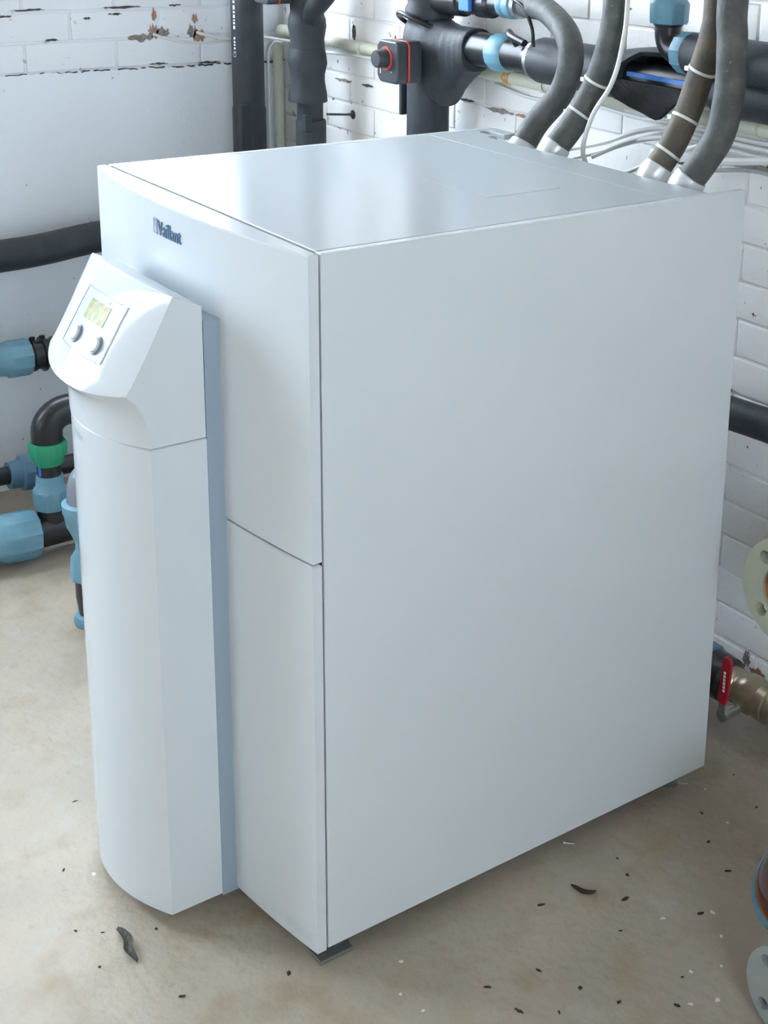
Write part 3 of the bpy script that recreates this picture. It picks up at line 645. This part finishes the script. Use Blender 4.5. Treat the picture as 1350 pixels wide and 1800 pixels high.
k = thing('pipe_coupling', 'slate blue coupling on a black pipe behind the floor manifold', 'pipe coupling', (-1.5, .18, .16))
MB().tube([(-1.5,-.8,.19),(-1.5,.145,.164)], .024, 18).build('pipe', M['pvc'], k)
MB().lathe((-1.5,.130,.163), (0,1,-.02), [(0,.026),(0,.036),(.03,.038),(.035,.047,1),(.07,.049,1),(.075,.040),(.10,.040),(.105,.03)], ribs=10, rib=1.04).build('union_nut', M['bluedk'], k)
MB().tube([(-1.5,.22,.160),(-1.5,.80,.15)], .026, 18).build('pipe', M['pvc'], k)
for y in (-.35, .5):
    MB().box((-1.53,y-.03,0),(-1.47,y+.03,.14)).build('support_block', M['render'], k, smooth=0)
# standing fitting close to the column
SX, SY = -.92, .122
q = thing('standing_valve', 'light blue valve fitting with a clear grey dome, half hidden behind the column', 'valve', (SX, SY, 0))
MB().lathe((SX,SY,0), (0,0,1), [(0,.042),(.008,.044),(.022,.040),(.026,.03)], 24).build('base_flange', M['blue'], q)
MB().lathe((SX,SY,.020), (0,0,1), [(0,.030),(.05,.036),(.10,.036)], 24).build('pipe', M['pvc'], q)
MB().lathe((SX,SY,.115), (0,0,1), [(0,.036),(.004,.044,1),(.055,.040,1),(.075,.030),(.095,.030),(.13,.044,1),(.165,.050,1),(.17,.054),(.192,.055),(.196,.046)], ribs=9, rib=1.055).build('body', M['blue'], q)
MB().lathe((SX,SY,.305), (0,0,1), [(0,.044),(.04,.042),(.07,.034),(.09,.018),(.094,.0001)], 28).build('dome', mat('smoky_dome_plastic', (.22,.25,.30), .2), q)

# ------------------------------------------------------------------ right side
r_ = thing('insulated_pipe', 'black insulated pipe low on the back wall right of the cabinet', 'pipe', (.3, 1.03, .697))
MB().tube([(-.7,1.03,.688),(.229,1.03,.694),(.321,1.03,.700),(3.25,1.03,.76)], .034, 26).build('insulation', M['foam'], r_)
for x in (-.4, .9):
    MB().box((x-.012,1.06,.665),(x+.012,YB-.004,.69)).build('pipe_bracket', M['galv'], r_, smooth=0)

def flange(name, center, R, rb, rh, nh, th, mt, parent, a0=math.radians(45), d=(0,-1,0)):
    """bolt flange with real holes, axis d = -Y"""
    cx_, cy_, cz_ = center; bm = bmesh.new(); N = 48
    me = bpy.data.meshes.new(name)
    # build by ring sectors around every hole with boolean-free bridging: fill edge loops
    def loop(cx, cz, r, n, y): return [bm.verts.new((cx + r*math.cos(2*math.pi*i/n), y, cz + r*math.sin(2*math.pi*i/n))) for i in range(n)]
    loops = {}
    for y in (cy_-th/2, cy_+th/2):
        L = [loop(cx_, cz_, R, N, y), loop(cx_, cz_, rb, 32, y)] + [loop(cx_ + .72*R*math.cos(a0+2*math.pi*k/nh), cz_ + .72*R*math.sin(a0+2*math.pi*k/nh), rh, 16, y) for k in range(nh)]
        es = []
        for l in L:
            for i in range(len(l)): es.append(bm.edges.new((l[i], l[(i+1) % len(l)])))
        bmesh.ops.triangle_fill(bm, use_beauty=True, use_dissolve=False, edges=es)
        loops[y] = L
    A, B = loops.values()
    for la, lb_ in zip(A, B):
        n = len(la)
        for i in range(n): bm.faces.new((la[i], la[(i+1) % n], lb_[(i+1) % n], lb_[i]))
    bmesh.ops.recalc_face_normals(bm, faces=bm.faces); bm.to_mesh(me); bm.free()
    me.materials.append(mt); o = bpy.data.objects.new(name, me); COL.objects.link(o); o.parent = parent; o.matrix_parent_inverse = Matrix.Translation(-parent.location)
    for p in me.polygons: p.use_smooth = True
    me.set_sharp_from_angle(angle=math.radians(30))
    return o
fl = thing('flanged_pipe', 'yellowish zinc bolt flange with rusty bore cut by the right edge', 'flange', (.597, .8, .527))
flange('flange', (.600,.80,.527), .100, .052, .0125, 4, .020, M['zinc'], fl)
MB().lathe((.600,.812,.527), (0,1,0), [(-.016,.040),(-.016,.0518),(.02,.0518),(.02,.058),(.32,.058)], 32).build('pipe_stub', M['rust'], fl)

v = thing('ball_valve', 'brass ball valve with a red lever at the foot of the back wall', 'valve', (.34, 1.0, .12))
VZ = .118; VY = 1.02
MB().lathe((.170,VY,VZ), (1,0,0), [(0,.034),(0,.052,1),(.055,.052,1),(.060,.044),(.065,.034)], ribs=10, rib=1.055).build('union_nut', M['bluedk'], v)
MB().lathe((.232,VY,VZ), (1,0,0), [(0,.030),(0,.050),(.045,.048),(.05,.036),(.06,.034)], 28).build('black_insert', M['pvc'], v)
MB().lathe((.285,VY,VZ), (1,0,0), [(0,.030),(0,.036),(.02,.036),(.024,.032),(.034,.034),(.048,.042),(.066,.042),(.080,.034),(.088,.033),(.09,.040),(.112,.040),(.114,.036),(.16,.036)], 28).build('valve_body', M['brass'], v)
MB().lathe((.44,VY,VZ), (1,0,0), [(0,.034),(.004,.043),(2.84,.043)], 28).build('pipe', M['pvc'], v)
MB().tube([(-.3,VY,VZ),(.19,VY,VZ)], .034, 18).build('pipe', M['pvc'], v)
MB().lathe((.336,VY-.036,.094), (0,-1,0), [(0,.012),(.030,.012),(.032,.014),(.044,.014),(.045,.006)], 18).build('stem', M['steel'], v)
lv = MB(); lv.prism([(.323,.122),(.345,.120),(.350,.150),(.354,.214),(.351,.226),(.344,.230),(.336,.229),(.330,.222),(.326,.156)], .938, .947, 'y')
lvo = lv.build('lever', M['redlever'], v, smooth=0, bevel=.003)
for i in range(6): MB().box((.3375,.9365,.152+i*.008),(.3425,.9385,.157+i*.008)).build('lever_print', M['white_mark'], lvo, smooth=0)
MB().box((.326,.940,.088),(.345,.946,.130)).build('lever_shank', M['steel'], v, smooth=0, bevel=.002)
MB().lathe((.336,.950,.094), (0,-1,0), [(0,.013),(.008,.013),(.008,.007),(.012,.007)], 6).build('lever_nut', M['steel'], v)
MB().box((.10,VY-.03,0),(.16,VY+.03,VZ-.030)).build('support_block', M['render'], v, smooth=0)

j = thing('flanged_pump', 'grey flanged fitting with a blue and red-brown housing on the floor at the right edge', 'pump', (.92, .5, 0))
flange('flange', (.925,.490,.078), .078, .030, .0105, 4, .018, M['zincgrey'], j)
MB().lathe((.925,.499,.078), (0,1,0), [(-.010,.026),(-.010,.0298),(.012,.0298),(.012,.050),(.06,.046),(.12,.052)], 28).build('neck', M['zincgrey'], j)
MB().lathe((.93,.590,.03), (0,0,1), [(0,.060),(.14,.068),(.19,.062)], 30).build('housing', M['redbrown'], j)
MB().lathe((.910,.545,.228), (0,-.55,.83), [(0,.055),(.010,.088),(.022,.090),(.030,.083)], 36).build('housing_ring', M['paintblue'], j)
MB().lathe((.910,.545,.228), (0,-.55,.83), [(.024,.082),(.031,.082),(.034,.078)], 36).build('amber_ring', M['amber'], j)
MB().lathe((.910,.545,.228), (0,-.55,.83), [(.0300,.0805),(.050,.071),(.066,.050),(.074,.0001)], 36).build('dome', M['redbrown'], j)

# ------------------------------------------------------------------ litter on the floor
mb = MB(); cl = spline([(.101,-.245,.006),(.118,-.243,.010),(.141,-.242,.009),(.162,-.250,.010),(.176,-.250,.008),(.190,-.247,.005)], 6)
nn = len(cl); vs = []
for i, p in enumerate(cl):
    wd = .008*math.sin(math.pi*(.08+.86*i/(nn-1)))
    for lay in (0, .0012):
        for k_ in range(5):
            u_ = (k_-2)/2; vs.append((p.x + .1*u_*wd, p.y + u_*wd, max(.0006, p.z - .004 + .006*u_*u_ + lay)))
fs = []
for i in range(nn-1):
    for o_ in (0, 5):
        for k_ in range(4): a_ = i*10+o_+k_; fs.append((a_, a_+1, a_+11, a_+10))
    fs.append((i*10, i*10+5, i*10+15, i*10+10)); fs.append((i*10+4, i*10+9, i*10+19, i*10+14))
mb.add(vs, fs); tag(mb.build('dry_leaf', M['leaf']), 'curled dark dry leaf lying in front of the control column', 'leaf')
tag(MB().tube(spline([(.463,.444,.003),(.475,.446,.004),(.490,.450,.004),(.501,.462,.004),(.500,.470,.003)], 6), [.001+.003*math.sin(math.pi*min(1,(i+1)/24)) for i in range(25)], 8).build('curled_twig', M['crumb']), 'dark curled twig like a hook on the floor beside the cabinet', 'twig')
def screw(p, d, label):
    t = thing('screw', label, 'screw', p, 'screws on the floor'); d = Vector(d).normalized(); p = Vector(p)
    MB().lathe(p, d, [(0,.0035),(.0015,.0035),(.003,.0016),(.018,.0014),(.021,.0002)], 10).build('shank', M['steel'], t)
    MB().lathe(p - d*.0008, d, [(0,.0036),(.0008,.0036)], 10).build('head', M['steel'], t)
screw((.366,.506,.0036), (.62,.78,-.08), 'small steel screw on the floor under the middle of the side panel')
screw((.357,.806,.0036), (.62,.78,-.08), 'small steel screw on the floor near the rear foot of the cabinet')
def crumb(x, y, s, mm, nm, lab, cat, grp, flat=.5):
    bm = bmesh.new(); bmesh.ops.create_icosphere(bm, subdivisions=2, radius=s)
    st_ = random.uniform(1.0, 1.5 if mm == 'flake' else 3.0); an = random.uniform(0, 3.14)
    for q_ in bm.verts:
        f_ = random.uniform(.45, 1.25); vx, vy, vz = q_.co*f_; vx *= st_
        q_.co = (vx*math.cos(an)-vy*math.sin(an), vx*math.sin(an)+vy*math.cos(an), max(-s*flat*.5, vz*flat))
    lo = min(q_.co.z for q_ in bm.verts)
    for q_ in bm.verts: q_.co.z -= lo
    me = bpy.data.meshes.new(nm); bm.to_mesh(me); bm.free(); me.materials.append(M[mm])
    o = bpy.data.objects.new(nm, me); COL.objects.link(o); o.location = (x, y, 0); tag(o, lab, cat, grp)
DARK = [(.135,-.190),(.09,-.265),(.06,-.30),(.163,-.300),(.30,-.22),(.285,-.345),(.355,-.06),(.02,-.17),(-.10,-.26),(-.28,-.17),(-.40,-.02),(.47,.37),(.455,.56),(.50,.545),(.545,.50),(.60,.44),(.59,.27),(.64,.19),(.68,.24),(.66,.30),(.72,.33),(.74,.45),(.65,.58),(.60,.70),(.52,.73),(.45,.78),(.50,.88),(.40,.92),(.78,.40),(.57,.18)]
for x, y in DARK: crumb(x, y, random.uniform(.0018, .0036), 'crumb', 'floor_crumb', 'tiny dark crumb of dry leaf or bark on the concrete floor', 'crumb', 'dark crumbs scattered on the floor')
WHITE = [(-.25,-.10),(-.06,-.22),(.0,-.19),(.44,.10),(.62,.52),(.66,.60),(.71,.57),(.60,.83),(.50,.80),(.40,.84),(.74,.47),(.79,.42),(.81,.46),(.76,.52),(.50,.06),(.55,.07),(.70,.15)]
for x, y in WHITE: crumb(x, y, random.uniform(.0022, .0045), 'flake', 'paint_flake', 'small white paint flake on the concrete floor', 'paint flake', 'white paint flakes scattered on the floor', .15)
